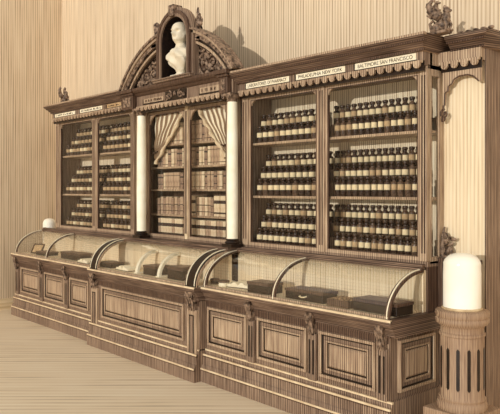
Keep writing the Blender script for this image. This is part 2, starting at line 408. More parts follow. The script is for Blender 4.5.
# right hutch
XH0, XH1 = -4.98, -2.87
pc = XA(322, YH)
hr = thing('display_cabinet', 'near right glazed bottle cabinet under city name plates', 'cabinet', ((XH0+XH1)/2, 4.5, HB-.025))
carcass(hr, XH0, XH1, SH, [(XH0, XH0+.085), (pc-.035, pc+.035), (XH1-.055, XH1)], glass_right=True)
door(hr, XH0+.085, pc-.035); door(hr, pc+.035, XH1-.055)
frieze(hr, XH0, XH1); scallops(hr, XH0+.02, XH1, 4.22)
cornice(hr, XH0, XH1, CORN, 0, .09)
xq = lambda u: XA(u, 4.24)
sign(hr, xq(246), xq(289), 2.775, 2.825, 4.245, 'LABORATORIES OF PHARMACY')
sign(hr, xq(296), xq(345), 2.775, 2.825, 4.245, 'PHILADELPHIA NEW YORK')
sign(hr, xq(355), xq(416), 2.775, 2.825, 4.245, 'BALTIMORE SAN FRANCISCO')
m = MB(); m.box(XH1-.03, XH1, 4.335, 4.355, HB, 2.83); m.box(XH1-.03, XH1, 4.46, 4.49, HB, 2.83); m.box(XH1-.03, XH1, 4.355, 4.46, HB, HB+.05); m.box(XH1-.03, XH1, 4.355, 4.46, 2.66, 2.83); m.box(XH1-.03, XH1, 4.49, 4.72, HB, 2.83)
sf = m.build('side_frame', M['woodlt'], hr)
m = MB(); m.box(XH1-.018, XH1-.014, 4.35, 4.465, HB+.045, 2.665); m.build('side_glass', M['glass'], sf)
m = MB(); m.box(XH0, XH1, 4.312, 4.76, CT+.001, HB-.025); m.build('lower_back_case', M['wooddk'], hr)

# left hutch
XG0, XG1 = -9.10, -6.98
pl = XA(95, YH)
hl = thing('display_cabinet', 'far left glazed bottle cabinet with three dim name plates', 'cabinet', ((XG0+XG1)/2, 4.5, HB-.025))
carcass(hl, XG0, XG1, SH, [(XG0, XG0+.10), (pl-.04, pl+.04), (XG1-.06, XG1)])
door(hl, XG0+.10, pl-.04); door(hl, pl+.04, XG1-.06)
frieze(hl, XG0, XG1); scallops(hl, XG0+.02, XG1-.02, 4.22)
cornice(hl, XG0, XG1, CORN, .05, 0)
for a, b in ((55, 75), (80, 102), (107, 121)): sign(hl, xq(a), xq(b), 2.775, 2.82, 4.245, None, 'tan' if a == 107 else 'paper')
m = MB(); m.box(XG0, XG1, 4.312, 4.76, CT+.001, HB-.025); m.build('lower_back_case', M['wooddk'], hl)

def stretch(o, dz, d):                                     # the far left cabinet stands a little taller
    for c in o.children:
        if c.type == 'MESH':
            oz = dz+c.location.z
            for v in c.data.vertices:
                zz = v.co.z+oz
                if zz > 2.4: v.co.z += d
                elif zz > 2.15: v.co.z += d*.5
        stretch(c, dz+c.location.z, d)
stretch(hl, hl.location.z, .06)
# centre hutch
XM0, XM1 = -6.98, -4.98
XCN = -5.93; XNI = XCN+.065
cs = [2.33, 2.07, 1.81, 1.52]
hc = thing('bookcase', 'middle glazed bookcase with white columns and striped curtains', 'bookcase', ((XM0+XM1)/2, 4.5, HB-.025))
pm = XA(187, YH)
carcass(hc, XM0, XM1, cs, [(XM0+.06, -6.69), (pm-.022, pm+.022), (-5.21, XM1-.06)], 'wooddk', sf=.105, mid='paledge')
door(hc, -6.69, pm-.022, r=.14); door(hc, pm+.022, -5.21, r=.14)
m = MB(); m.box(XM0, XM1, 4.312, 4.76, CT+.001, HB-.025); m.build('lower_back_case', M['wooddk'], hc)
for x in (XA(141.5, 4.2), XA(232.3, 4.2)):
    m = MB(); m.lathe(x, 4.2, [(.054, 1.32), (.056, 1.8), (.053, 2.3), (.048, 2.665)], 24); c = m.build('column', M['cream'], hc, smooth=True)
    m = MB(); m.box(x-.075, x+.075, 4.125, 4.275, HB, HB+.03); m.lathe(x, 4.2, [(.07, HB+.03), (.074, HB+.045), (.06, HB+.06), (.064, HB+.068), (.054, HB+.08)], 24); m.build('column_base', M['black'], c)
    m = MB(); m.lathe(x, 4.2, [(.048, 2.66), (.055, 2.67), (.05, 2.68), (.072, 2.715), (.074, 2.72)], 24); m.box(x-.078, x+.078, 4.122, 4.278, 2.72, 2.742)
    for s in (-1, 1): m.tube([(x+s*(.055+.014*math.cos(a)), 4.125, 2.705+.014*math.sin(a)) for a in [i*.6 for i in range(10)]], .006, 5)
    m.build('capital', M['carve'], c)
# entablature
m = MB(); m.box(XM0, XM1, 4.17, 4.70, 2.742, 2.90); m.build('entablature', M['wood'], hc)
m = MB(); m.yz([(4.17, 2.88), (4.15, 2.89), (4.13, 2.91), (4.10, 2.92), (4.08, 2.94), (4.08, 2.965), (4.72, 2.965), (4.72, 2.88)], XM0, XM1); m.build('entablature_cornice', M['wooddk'], hc)
for x0, x1 in ((XM0-.02, XM0+.30), (XM1-.18, XM1+.02)):
    x = (x0+x1)/2
    m = MB(); m.box(x0+.04, x1-.04, 4.11, 4.20, 2.742, 2.90); m.box(x0+.02, x1-.02, 4.09, 4.20, 2.90, 2.925); m.box(x0, x1, 4.06, 4.20, 2.925, 2.9645)
    m.m = 1; m.box(x0+.07, x1-.07, 4.104, 4.115, 2.77, 2.88)
    m.build('entablature_block', [M['wooddk'], M['carve']], hc, bevel=.004)
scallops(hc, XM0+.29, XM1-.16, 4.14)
for a, b, z0, z1, y in ((144, 164, 2.79, 2.84, 4.17), (200, 220, 2.79, 2.85, 4.17)):
    sign(hc, XA(a, y), XA(b, y), z0, z1, y, None, 'woodlt')
def spiral(m, cx, y, cz, r, turns, s=1, a0=0, rad=.014, n=26, tail=None):
    pts = []; rr = []
    for i in range(n):
        t = i/(n-1); a = a0+s*turns*2*PI*t; q = r*(1-t)**.8+.004
        pts.append((cx+q*math.cos(a), y, cz+q*math.sin(a))); rr.append(rad*(1-.5*t))
    m.tube(pts, rr, 6); m.ell((cx, y-.004, cz), (rad*1.3, rad, rad*1.3), n=8)
    return pts[0]
def leaf(m, x, y, z, ang, L=.06, w=.02):
    m.ell((x+math.cos(ang)*L*.5, y, z+math.sin(ang)*L*.5), (L*.55, .012, w), Matrix.Rotation(-ang, 3, 'Y'), 8)
m = MB(); m.box(-6.12, -5.74, 4.155, 4.18, 2.775, 2.875); m.m = 1
for s in (-1, 1):
    spiral(m, XCN+s*.10, 4.15, 2.83, .04, 1.5, s, PI/2, .010); spiral(m, XCN+s*.16, 4.15, 2.81, .025, 1.2, -s, -PI/2, .008); leaf(m, XCN+s*.02, 4.148, 2.82, PI/2+s*.5, .05, .012)
m.build('carved_cartouche', [M['black'], M['carve']], hc)

# ------------------------------------------------------------------ pediment with niche
ZP = 2.965
ped = thing('arched_pediment', 'carved round-arched pediment with a dark niche above the bookcase', 'pediment', (XCN, 4.4, ZP))
zc, RO = ZP+.57-1.289, 1.289
def arcseg(r, s, n=20, zb=ZP, xin=None):
    xin = .36 if s > 0 else .24
    a1 = math.asin((zb-zc)/r); a0 = math.acos(xin/r)
    return [(XCN+s*r*math.cos(a0+(a1-a0)*i/n), zc+r*math.sin(a0+(a1-a0)*i/n)) for i in range(n+1)]
for s in (-1, 1):
    m = MB()
    for r0, r1, y0, k in ((1.289, 1.262, 4.08, 0), (1.262, 1.235, 4.10, 1), (1.235, 1.19, 4.12, 0), (1.19, 1.16, 4.15, 2), (1.16, 1.135, 4.13, 1), (1.135, 1.115, 4.16, 2)):
        m.m = k; o = arcseg(r0, s); i = arcseg(r1, s)
        for q in range(len(o)-1): m.xz([o[q], o[q+1], i[q+1], i[q]], y0, 4.22)
    m.build('arch_moulding', [M['carve'], M['woodlt'], M['black']], ped)
    m = MB(); m.xz(arcseg(1.115, s)+[(XCN+(.36 if s > 0 else -.24), ZP)], 4.20, 4.30); ty = m.build('tympanum', M['wooddk'], ped)
    m = MB(); y = 4.188
    for (dx, dz, r, tn, sg, a0) in ((.46, .14, .10, 1.8, 1, .3), (.62, .12, .085, 1.6, -1, 2.2), (.76, .08, .06, 1.5, 1, 1.0), (.43, .32, .075, 1.6, -1, 1.5), (.57, .27, .07, 1.5, 1, -1), (.86, .045, .035, 1.2, -1, 2), (.40, .03, .03, 1, 1, 0), (.53, .035, .03, 1.1, -1, 0), (.69, .2, .04, 1.2, 1, 2)):
        spiral(m, XCN+s*dx, y, ZP+dz, r, tn, sg*s, a0 if s > 0 else PI-a0, .016)
    rr = random.Random(5)
    for k in range(34):
        dx = rr.uniform(.38 if s > 0 else .3, .9); top = math.sqrt(1.10**2-dx**2)+zc-ZP
        if top < .06: continue
        leaf(m, XCN+s*dx, y-.002, ZP+rr.uniform(.02, max(.03, top-.07)), rr.uniform(0, PI), rr.uniform(.04, .07), .014)
    m.build('carved_scrollwork', M['carve'], ty, smooth=True)
# niche
yN = 4.07; wi, wo, zs, zb = .235, .335, 3.405, 3.0
def nich(w, n=18, z0=zb): return [(XNI-w, z0)]+[(XNI-w*math.cos(PI*i/n), zs+w*math.sin(PI*i/n)) for i in range(n+1)]+[(XNI+w, z0)]
def archring(m, w0, w1, y0, y1, z0=zb):
    o = nich(w0, z0=z0); i = nich(w1, z0=z0)
    for q in range(len(o)-1): m.xz([o[q], o[q+1], i[q+1], i[q]], y0, y1)
m = MB(); archring(m, wo, .30, yN+.03, 4.17); m.m = 1; archring(m, .302, .27, yN, 4.17); m.m = 0; archring(m, .272, wi, yN+.012, 4.17)
nf = m.build('niche_frame', [M['wood'], M['wooddk']], ped)
m = MB(); archring(m, wi+.012, wi-.006, yN+.03, 4.30, zb); m.xz(nich(wi+.012), 4.29, 4.31); m.build('niche_lining', M['niche'], nf)
m = MB(); m.box(XNI-.35, XNI+.35, yN-.02, 4.20, ZP, 2.985); m.box(XNI-.35, XNI+.35, yN-.04, 4.30, 2.985, zb); 
m.build('niche_sill', [M['wood'], M['woodlt']], ped, bevel=.005)
m = MB(); m.xz([(XNI-.035, zs+wi), (XNI-.05, zs+wo+.02), (XNI+.05, zs+wo+.02), (XNI+.035, zs+wi)], yN-.02, 4.17); m.build('keystone', M['carve'], ped, bevel=.005)
for s in (-1, 1):                                          # scrolled ears on the arch shoulders
    m = MB(); x = XNI+s*(.37 if s > 0 else .43)
    spiral(m, x, 4.16, 3.60, .05, 1.4, s, PI/2, .018); m.tube([(x+s*.01, 4.16, 3.42), (x-s*.03, 4.16, 3.48), (x-s*.035, 4.16, 3.56), (x-s*.005, 4.16, 3.645)], [.03, .03, .024, .014], 8)
    for k in range(5): leaf(m, x-s*.03+s*.012*k, 4.14, 3.46+.035*k, PI/2-s*(.5-.2*k), .06, .018)
    if s > 0:
        leaf(m, x-.02, 4.15, 3.62, PI/2, .11, .022); m.ell((x+.01, 4.14, 3.55), (.05, .03, .03)); m.ell((x, 4.14, 3.48), (.055, .035, .03))
    m.box(x-.05, x+.05, 4.12, 4.22, 3.385, 3.42)
    m.xform(Matrix.Translation((0, 0, -.05 if s > 0 else 0)))
    m.build('scrolled_ear', M['carve'], ped, smooth=True)

# bust
def bust():
    T = [(0, .055, .045, .045), (.03, .075, .055, .05), (.08, .125, .08, .06), (.14, .165, .10, .07), (.195, .18, .10, .08), (.225, .165, .09, .078), (.25, .11, .072, .07), (.27, .07, .058, .062), (.30, .056, .054, .06),
         (.322, .056, .066, .062), (.335, .062, .09, .07), (.355, .071, .096, .082), (.385, .077, .097, .095), (.42, .081, .098, .104), (.455, .084, .101, .108), (.485, .081, .096, .105), (.51, .072, .082, .097), (.53, .055, .06, .078), (.543, .03, .032, .045), (.547, .006, .006, .008)]
    def at(z):
        for a, b in zip(T, T[1:]):
            if z <= b[0]:
                t = (z-a[0])/(b[0]-a[0]); return [a[i]+(b[i]-a[i])*t for i in (1, 2, 3)]
        return T[-1][1:]
    G = lambda d, s: math.exp(-(d/s)**2)
    n = 48; m = MB(); rings = []
    for k in range(83):
        z = .547*k/82; rx, rf, rb = at(z); ring = []
        yaw = .25*max(0, min(1, (z-.27)/.06))
        for i in range(n):
            a = 2*PI*i/n                       # a = 0 straight to the front (-Y)
            ad = (a+PI) % (2*PI)-PI
            fr = math.cos(a); x = rx*math.sin(a); y = -(rf if fr > 0 else rb)*fr
            d = 0
            if z > .31:
                d += .026*G(ad, .17)*G(z-.397, .017)+.014*G(ad, .13)*G(z-.425, .02)
                d -= .013*(G(ad-.42, .2)+G(ad+.42, .2))*G(z-.432, .012)
                d += .008*(G(ad-.38, .25)+G(ad+.38, .25))*G(z-.452, .009)
                d -= .007*G(ad, .35)*G(z-.364, .004); d += .004*G(ad, .3)*G(z-.356, .006)+.009*G(ad, .3)*G(z-.337, .012)
                d += .016*(G(ad-1.6, .13)+G(ad+1.6, .13))*G(z-.41, .022)
                d += .008*(1 if abs(ad) > 1.75 else 0)*G(z-.44, .06)+.006*(G(ad-1.3, .15)+G(ad+1.3, .15))*G(z-.385, .03)
            elif z < .25:
                d += .013*math.sin(6*ad+z*34)*G(z-.14, .09)+.012*G(abs(ad)-(.25+(.25-z)*.2), .12)*G(z-.2, .08)
            L = math.hypot(x, y); d *= 1.7
            if z < .24: x *= 1+.28*math.sin(PI*z/.24)
            x += d*x/L; y += d*y/L
            if z > .31: y -= .012
            ring.append(m.bm.verts.new((x*math.cos(yaw)-y*math.sin(yaw), x*math.sin(yaw)+y*math.cos(yaw), z)))
        rings.append(ring)
    m.f(rings[0][::-1]); m.f(rings[-1])
    for a, b in zip(rings, rings[1:]):
        for i in range(n): m.f([a[i], a[(i+1) % n], b[(i+1) % n], b[i]])
    return m
BX, BY = XNI+.035, 4.165
bt = thing('marble_bust', 'white bust of a balding man standing in the dark arched niche', 'bust', (BX, BY, zb))
m = bust(); m.xform(Matrix.Translation((BX, BY, zb+.065)) @ Matrix.Diagonal((1.0, 1.05, .95, 1))); m.build('figure', M['plaster'], bt, smooth=True)
m = MB(); m.box(BX-.11, BX+.11, BY-.07, BY+.07, zb, zb+.025); m.lathe(BX, BY, [(.07, zb+.025), (.06, zb+.035), (.05, zb+.05), (.06, zb+.068)], 20); m.build('socle', M['plaster'], bt)

# ------------------------------------------------------------------ right wing
wg = thing('side_wing', 'narrow recessed cabinet wing with hanging scrolled bracket beside the pedestal', 'cabinet', (-2.69, 4.64, 0))
WX0, WX1 = -2.868, -2.52
m = MB(); m.box(WX0+.03, WX1, 4.52, 4.78, 0, CT+.002); m.box(WX0, WX1, 4.52, 4.78, CT+.002, 2.83); m.build('wing_panel', M['wing'], wg)
m = MB(); m.box(WX1, WX1+.012, 4.50, 4.78, 0, 2.83); m.build('wing_shaded_side', M['wood'], wg)  # darker board added to paint shade on the wing's unlit side
m = MB(); m.box(WX0, WX1-.06, 4.44, 4.52, CT+.002, 1.27); m.box(WX0, WX1-.03, 4.43, 4.52, 1.255, 1.285); m.build('lower_block', M['wooddk'], wg)
m = MB(); m.box(WX0, WX1, 4.44, 4.52, 2.745, 2.84); m.build('wing_frieze', M['woodlt'], wg)
cp = [(y+.24 if y < 4.7 else 4.78, z-.0) for y, z in CORN]
def wing_cornice():
    m = MB(); m.prism([(WX0+.10, y, z) for y, z in cp], [(WX1+(.09*max(0, min(1, (4.48-y)/.12)) if y < 4.7 else .09), y, z) for y, z in cp]); c = m.build('cornice', M['mould'], wg)
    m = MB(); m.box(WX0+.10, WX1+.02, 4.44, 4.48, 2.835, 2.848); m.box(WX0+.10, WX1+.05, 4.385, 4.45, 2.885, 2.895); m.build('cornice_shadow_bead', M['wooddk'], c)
    m = MB(); m.box(WX0+.10, WX1+.06, 4.45, 4.70, 2.942, 2.965)
    for k in range(5): m.ell((WX0+.18+.06*k, 4.46, 2.968), (.025, .02, .012), n=8)
    m.build('cresting', M['carve'], c)
wing_cornice()
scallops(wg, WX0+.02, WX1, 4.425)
m = MB()
bp = [(WX0+.03, 2.745), (WX0+.03, 2.44), (WX0+.045, 2.44), (WX0+.05, 2.53), (WX0+.075, 2.545), (WX0+.08, 2.58), (WX0+.11, 2.595), (WX0+.125, 2.625), (WX0+.17, 2.645), (WX0+.24, 2.648), (WX0+.29, 2.63), (WX0+.33, 2.59), (WX0+.345, 2.59), (WX0+.345, 2.745)]
m.xz(bp, 4.45, 4.475); br = m.build('fret_bracket', M['woodlt'], wg)
m = MB(); m.tube([(x, 4.448, z) for x, z in bp[2:12]], .006, 5)
m.tube([(WX0+.038, 4.45, 2.44), (WX0+.038, 4.45, 2.40)], .008, 6); spiral(m, WX0+.045, 4.45, 2.375, .032, 1.3, 1, PI/2, .010); spiral(m, WX0+.03, 4.45, 2.335, .018, 1.1, -1, PI/2, .008)
m.build('scroll_pendant', M['wooddk'], br)
m = MB(); spiral(m, WX0+.06, 4.47, 1.34, .055, 1.5, 1, PI/2, .016); spiral(m, WX0+.045, 4.47, 1.45, .035, 1.2, -1, 0, .012); m.tube([(WX0+.02, 4.47, 1.285), (WX0+.02, 4.47, 1.38), (WX0+.02, 4.47, 1.46), (WX0+.035, 4.47, 1.52)], [.018, .016, .013, .008], 7)
for k in range(4): leaf(m, WX0+.03+.02*k, 4.465, 1.30+.04*k, .9-.2*k, .05, .014)
m.build('foot_scroll', M['carve'], wg, smooth=True)

# ------------------------------------------------------------------ corner ornaments on the cornice
def griffin(label, x, y, z, s):
    m = MB(); V = lambda a, b, c=0: (x+s*a, y+c, z+b)
    m.box(x-.075, x+.075, y-.045, y+.045, z, z+.018)
    m.ell(V(.015, .065), (.055, .04, .05)); m.ell(V(.05, .115), (.035, .034, .045)); m.ell(V(.055, .165), (.026, .026, .03)); m.ell(V(.083, .158), (.018, .012, .011))
    m.ell(V(.04, .19), (.014, .012, .018))
    for c in (-.025, .025):
        m.tube([V(.05, .10, c), V(.075, .06, c), V(.065, .025, c), V(.09, .02, c)], [.018, .014, .010, .011], 7)
        m.ell(V(-.02, .045, c), (.035, .018, .035))
        m.tube([V(.02, .11, c*1.3), V(-.02, .135, c*1.5), V(-.055, .18, c*1.6), V(-.065, .225, c*1.5), V(-.045, .25, c*1.4), V(-.02, .24, c*1.4)], [.03, .03, .026, .02, .014, .008], 8)
        for k in range(4): m.tube([V(0-.01*k, .12+.022*k, c*1.8), V(-.045-.012*k, .12+.03*k, c*1.9), V(-.085, .145+.03*k, c*1.7)], [.014, .012, .004], 6)
    m.tube([V(-.03, .03), V(-.075, .04), V(-.085, .09), V(-.06, .11), V(-.045, .09)], [.014, .013, .012, .010, .007], 7)
    o = m.build('carved_griffin', M['carve'], None, smooth=True, loc=(x, y, z)); return tag(o, label, 'ornament')
griffin('carved winged beast ornament on the near right corner of the cornice', -2.765, 4.30, 2.944, 1)
griffin('small carved winged ornament standing on the far left end of the cornice', -8.86, 4.30, 3.004, 1)

# ------------------------------------------------------------------ pedestals and domes
def pedestal(label, x, y, dlabel, ds=1):
    t = thing('pedestal', label, 'pedestal', (x, y, 0))
    r = .148
    m = MB(); m.box(x-.19, x+.19, y-.19, y+.19, 0, .30) if x > -5 else m.box(x-.17, x+.17, y-.19, y+.19, 0, .30)
    m.build('plinth_block', M['stone'], t, bevel=.006)
    m = MB(); m.lathe(x, y, [(.165, .30), (.172, .325), (.165, .35), (.155, .36), (.16, .375), (r, .39), (r, .80)], 36); sh = m.build('shaft', M['stone'], t, smooth=True)
    for k in range(13):
        a = 2*PI*(k+.5)/13; ca, sa = math.cos(a), math.sin(a); m = MB()
        w = .011
        for rr2, nm in ((r+.0025, 0),):
            P = [(-w, .455), (0, .44), (w, .455), (w, .715), (0, .73), (-w, .715)]
            A = [(x+ca*rr2-sa*q, y+sa*rr2+ca*q, zz) for q, zz in P]; B = [(x+ca*(r-.02)-sa*q, y+sa*(r-.02)+ca*q, zz) for q, zz in P]
            m.prism(A, B)
        m.build('flute', M['black'], sh)
    m = MB(); m.lathe(x, y, [(r, .80), (r+.008, .805), (r+.008, .82), (r-.004, .83), (r-.004, .86), (r+.004, .87), (.172, .885), (.18, .90), (.18, .915), (.172, .925), (.178, .935), (.182, .955), (.176, .972), (.15, .98)], 36)
    m.build('pedestal_cap', M['stone'], t, smooth=True)
    d = thing('glass_dome', dlabel, 'dome', (x, y, .98)); z = .98; q = .128*ds
    prof = [(q, z+.012)]+[(q, z+.06*i) for i in range(1, 5)]+[(q*(.985 if i == 0 else math.cos(PI/2*i/9)**.75), z+.30+.085*math.sin(PI/2*i/9)) for i in range(0, 9)]+[(.012, z+.386)]
    m = MB(); m.lathe(x, y, prof, 36); m.build('glass_cover', M['dome'], d, smooth=True)
    m = MB(); m.lathe(x, y, [(q+.008, z), (q+.010, z+.006), (q+.006, z+.014), (q-.002, z+.016)], 36); m.build('base_ring', M['rim'], d, smooth=True)
pedestal('round fluted pedestal at the near right end of the counter', -2.50, 4.16, 'tall white glass dome on the fluted pedestal at the near right')
pedestal('pedestal at the far left end, mostly hidden behind the counter', -9.775, 4.50, 'white glass dome showing above the far left showcase', .78)

# ------------------------------------------------------------------ curtains
def curtain(label, xo, xi, xt, zt):
    s0 = 1 if xi > xo else -1
    m = MB(); uv = {}
    def fn(s, t):
        top = xo+(xi-xo)*s; e = min(1, t*1.05)**1.15
        w = 1-e
        z1 = zt+.22*(1-s)*0+.10*s*0
        z = 2.672+(zt+.12*(1-s)-2.672)*t
        x = top*w+(xt+s0*.05*s)*(1-w)
        y = 4.375+.018*math.sin(s*2*PI*6.0)*(1-.3*t)+.006*math.sin(t*14+s*9)
        return (x, y, z)
    nu, nv = 60, 26
    V = [[m.bm.verts.new(fn(i/nu, j/nv)) for j in range(nv+1)] for i in range(nu+1)]
    ul = m.bm.loops.layers.uv.new('UVMap')
    for i in range(nu):
        for j in range(nv):
            f = m.f([V[i][j], V[i+1][j], V[i+1][j+1], V[i][j+1]])
            for lp_, (a, b) in zip(f.loops, ((i, j), (i+1, j), (i+1, j+1), (i, j+1))): lp_[ul].uv = (a/nu, b/nv)
    t = thing('curtain', label, 'curtain', ((xo+xi)/2, 4.375, 2.68), 'striped curtains in the bookcase')
    o = m.build('drape', M['cloth'], t, smooth=True); md = o.modifiers.new('thick', 'SOLIDIFY'); md.thickness = .004
    m = MB()                                               # bunched leading edge
    pts = [Vector(fn(.99, j/16)) for j in range(17)]
    m.tube([(p.x+.012*math.sin(i*2.1), p.y-.012, p.z) for i, p in enumerate(pts)], [.018+.008*math.sin(i*1.7) for i in range(17)], 7)
    m.build('ruffled_edge', M['lea3'], t, smooth=True)
    m = MB(); c = Vector(fn(.5, .86)); m.tube([(c.x-.05, 4.34, c.z+.01), (c.x, 4.33, c.z-.005), (c.x+.05, 4.345, c.z+.015)], .010, 6); m.build('tieback', M['band'], t)
curtain('left striped curtain swept aside behind the glass of the bookcase', -6.65, -6.06, -6.66, 2.10)
curtain('right striped curtain swept aside behind the glass of the bookcase', -5.25, -5.78, -5.27, 2.13)

# ------------------------------------------------------------------ books
def book_mesh(i, w, h, d, mat, bands):
    m = MB(); n = 6
    P = [(-w/2+w*k/n, -math.sin(PI*k/n)*w*.28) for k in range(n+1)]+[(w/2, d), (-w/2, d)]
    m.prism([(x, y, 0) for x, y in P], [(x, y, h) for x, y in P])
    m.m = 1
    for zb0, zb1 in bands:
        Q = [(-w/2-.0006+(w+.0012)*k/n, -math.sin(PI*k/n)*w*.28-.002) for k in range(n+1)]+[(w/2+.0006, .01), (-w/2-.0006, .01)]
        m.prism([(x, y, h*zb0) for x, y in Q], [(x, y, h*zb1) for x, y in Q])
    m.m = 2; m.box(-w/2+.004, w/2-.004, .012, d-.006, h-.001, h+.001)
    o = m.build('book', [mat, M['band'], M['paper']]); return o
rows = [(1.52, 2, [('%s')], None)]
orders = [('top', 2.33, .235, 0), ('second', 2.07, .20, 0), ('third', 1.81, .19, 0), ('fourth', 1.52, .20, 1), ('bottom', HB+.02, .205, 2)]
bid = 0
for sn, z, h, style in orders:
    for side, a, b, cnt in (('left', -6.68, pm-.03, 13), ('right', pm-.005, -5.25, 13)):
        p = (b-a)/cnt
        protos = {}
        for k in range(cnt):
            kind = R.choice((0, 0, 1, 2)) if style != 2 else R.choice((2, 2, 0))
            big = (style == 1 and ((side == 'right' and k > 5) or (side == 'left' and k > 9)))
            if big: kind = 2
            key = (kind, big)
            if key not in protos:
                bands = [(.12, .15), (.8, .83)] if style == 0 else ([(.2, .24), (.55, .6)] if style == 1 and not big else ([(.12, .2), (.62, .78)] if style == 1 else [(.10, .2), (.55, .74)]))
                if style == 0 and kind == 1: bands = [(.3, .36), (.72, .82)]
                o = book_mesh(0, p*.93, h*(.93 if kind == 1 else 1.0)*(1.08 if big else 1), .16, (M['lea'], M['lea2'], M['lea3'])[kind], bands)
                protos[key] = o
            else:
                o = protos[key].copy(); C.objects.link(o)
            o.location = (a+(k+.5)*p, 4.43+R.uniform(-.008, .008), z+.0005)
            tag(o, f'leather-bound book on the {sn} shelf behind the {side} door of the middle bookcase', 'book', f'books on the {sn} shelf, {side} door')

# ------------------------------------------------------------------ stepped racks and bottles
def rack(t, x0, x1, z, y0, dy, dz, n):
    for k in range(1, n):
        m = MB(); m.box(x0, x1, y0+dy*(k-.5)+.002, 4.655, z+dz*(k-1)+.0005, z+dz*k); m.build('rack_step', M['wood'], t)
def bottle_mesh(r, h, glassm, labm):
    t = bpy.data.objects.new('bottle', None)
    m = MB(); m.lathe(0, 0, [(r*.96, 0), (r, .004), (r, h*.66), (r*.94, h*.70), (r*.55, h*.75), (r*.52, h*.80), (r*.66, h*.81), (r*.66, h*.83)], 14); a = m.build('body', glassm, smooth=True)
    m = MB(); m.lathe(0, 0, [(r*.5, h*.83), (r*.82, h*.86), (r*.9, h*.93), (r*.84, h*.98), (r*.5, h)], 12); b = m.build('stopper', M['stop'], smooth=True)
    m = MB(); n = 10
    A0, A1 = -PI/2-1.1, -PI/2+1.1
    rr = r+.001
    pts = [(rr*math.cos(A0+(A1-A0)*i/n), rr*math.sin(A0+(A1-A0)*i/n)) for i in range(n+1)]
    pin = [(q[0]*.94, q[1]*.94) for q in pts][::-1]
    m.prism([(x, y, h*.33) for x, y in pts+pin], [(x, y, h*.60) for x, y in pts+pin]); c = m.build('label', labm, smooth=True)
    return t, (a, b, c)
TIER = {1: ['front'], 2: ['front', 'back'], 3: ['front', 'middle', 'back']}
def fill(hutch, side, x0, x1, shelf, z, n, tiers, h, r, cabname, simple, sh=(0, 0, 0)):
    rack(hutch, x0-sh[tiers-1], x1+.005-sh[tiers-1], z, 4.395, .08, .120, tiers)
    first = {}
    p = (x1-x0)/n
    for k in range(tiers):
        for i in range(n):
            v = 0 if R.random() < .72 else 1
            if v not in first:
                t, ch = bottle_mesh(r, h, (M['btl'], M['btl2'])[v], (M['lab'], M['lab2'])[v] if not simple else (M['lab2'], M['lab'])[v])
                C.objects.link(t)
                for q in ch: q.parent = t
                first[v] = (t, ch)
            else:
                t0, ch0 = first[v]; t = t0.copy(); C.objects.link(t)
                for q in ch0:
                    q2 = q.copy(); C.objects.link(q2); q2.parent = t
            t.location = (x0-sh[k]+(i+.5)*p+R.uniform(-.002, .002), 4.395+.08*k+.003, z+.120*k+.001)
            t.rotation_euler = (0, 0, .75+R.uniform(-.25, .25))
            tag(t, f'dark labelled bottle, {TIER[tiers][k]} row, {shelf} shelf, {side} door of the {cabname} cabinet', 'bottle', f'bottles in the {TIER[tiers][k]} row, {shelf} shelf, {side} door, {cabname} cabinet')
for shelf, z, tiers in (('top', 2.255, 2), ('middle', 1.745, 3), ('bottom', HB+.02, 3)):
    hh = .166
    fill(hr, 'left', XH0+.105, pc-.055, shelf, z, 11, tiers, hh, .033, 'near right', False, (0, .03, .045))
    fill(hr, 'right', pc+.06, XH1-.08, shelf, z, 14, tiers, hh, .0275, 'near right', False, (0, .08, .14))
for shelf, z in (('top', 2.285), ('middle', 1.745), ('bottom', HB+.02)):
    fill(hl, 'left', XG0+.14, pl-.065, shelf, z, 9, 3, .155, .035, 'far left', True)
    fill(hl, 'right', pl+.065, XG1-.09, shelf, z, 8, 3, .155, .038, 'far left', True, (0, .05, .09))

# ------------------------------------------------------------------ things inside the showcases
Z0 = CT+.012+.0005
def at(x, y, rz): return Matrix.Translation((x, y, Z0)) @ Matrix.Rotation(rz, 4, 'Z')
def specimen_case(label, x, y, w, d, h, rz=0, handle=False, lid=True):
    t = thing('instrument_case', label, 'case', (x, y, Z0))
    X = at(x, y, rz)
    m = MB(); m.box(-w/2, w/2, -d/2, d/2, 0, h*.72); m.xform(X); b = m.build('case_body', M['black'], t, bevel=.004)
    m = MB(); m.box(-w/2-.004, w/2+.004, -d/2-.004, d/2+.004, h*.74, h); m.m = 1; m.box(-w/2+.02, w/2-.02, -d/2+.02, d/2-.02, h, h+.004); m.xform(X); m.build('case_lid', [M['wooddk'], M['wood']], t, bevel=.004)
    if handle:
        m = MB(); m.tube([(-.035, -d/2, h*.45), (-.03, -d/2-.018, h*.40), (0, -d/2-.022, h*.36), (.03, -d/2-.018, h*.40), (.035, -d/2, h*.45)], .006, 6); m.xform(X); m.build('brass_handle', M['brass'], t)
    return t
def open_book(label, x, y, w, d, rz=0, tilt=.3):
    t = thing('open_book', label, 'book', (x, y, Z0)); X = at(x, y, rz)
    m = MB(); m.box(-w, w, -d/2, d/2, 0, .006); m.xform(X); m.build('cover', M['band'], t)
    for s in (-1, 1):
        m = MB(); P = [(0, .006), (0, .022)]+[(w*.96*k/8, .022+.030*math.sin(PI*min(1, k/5)*.9)*(1 if k < 8 else .8)) for k in range(1, 9)]+[(w*.96, .006)]
        m.xz([(s*a, b) for a, b in P], -d/2+.006, d/2-.006); m.xform(X); m.build('page_block', M['paper'], t)
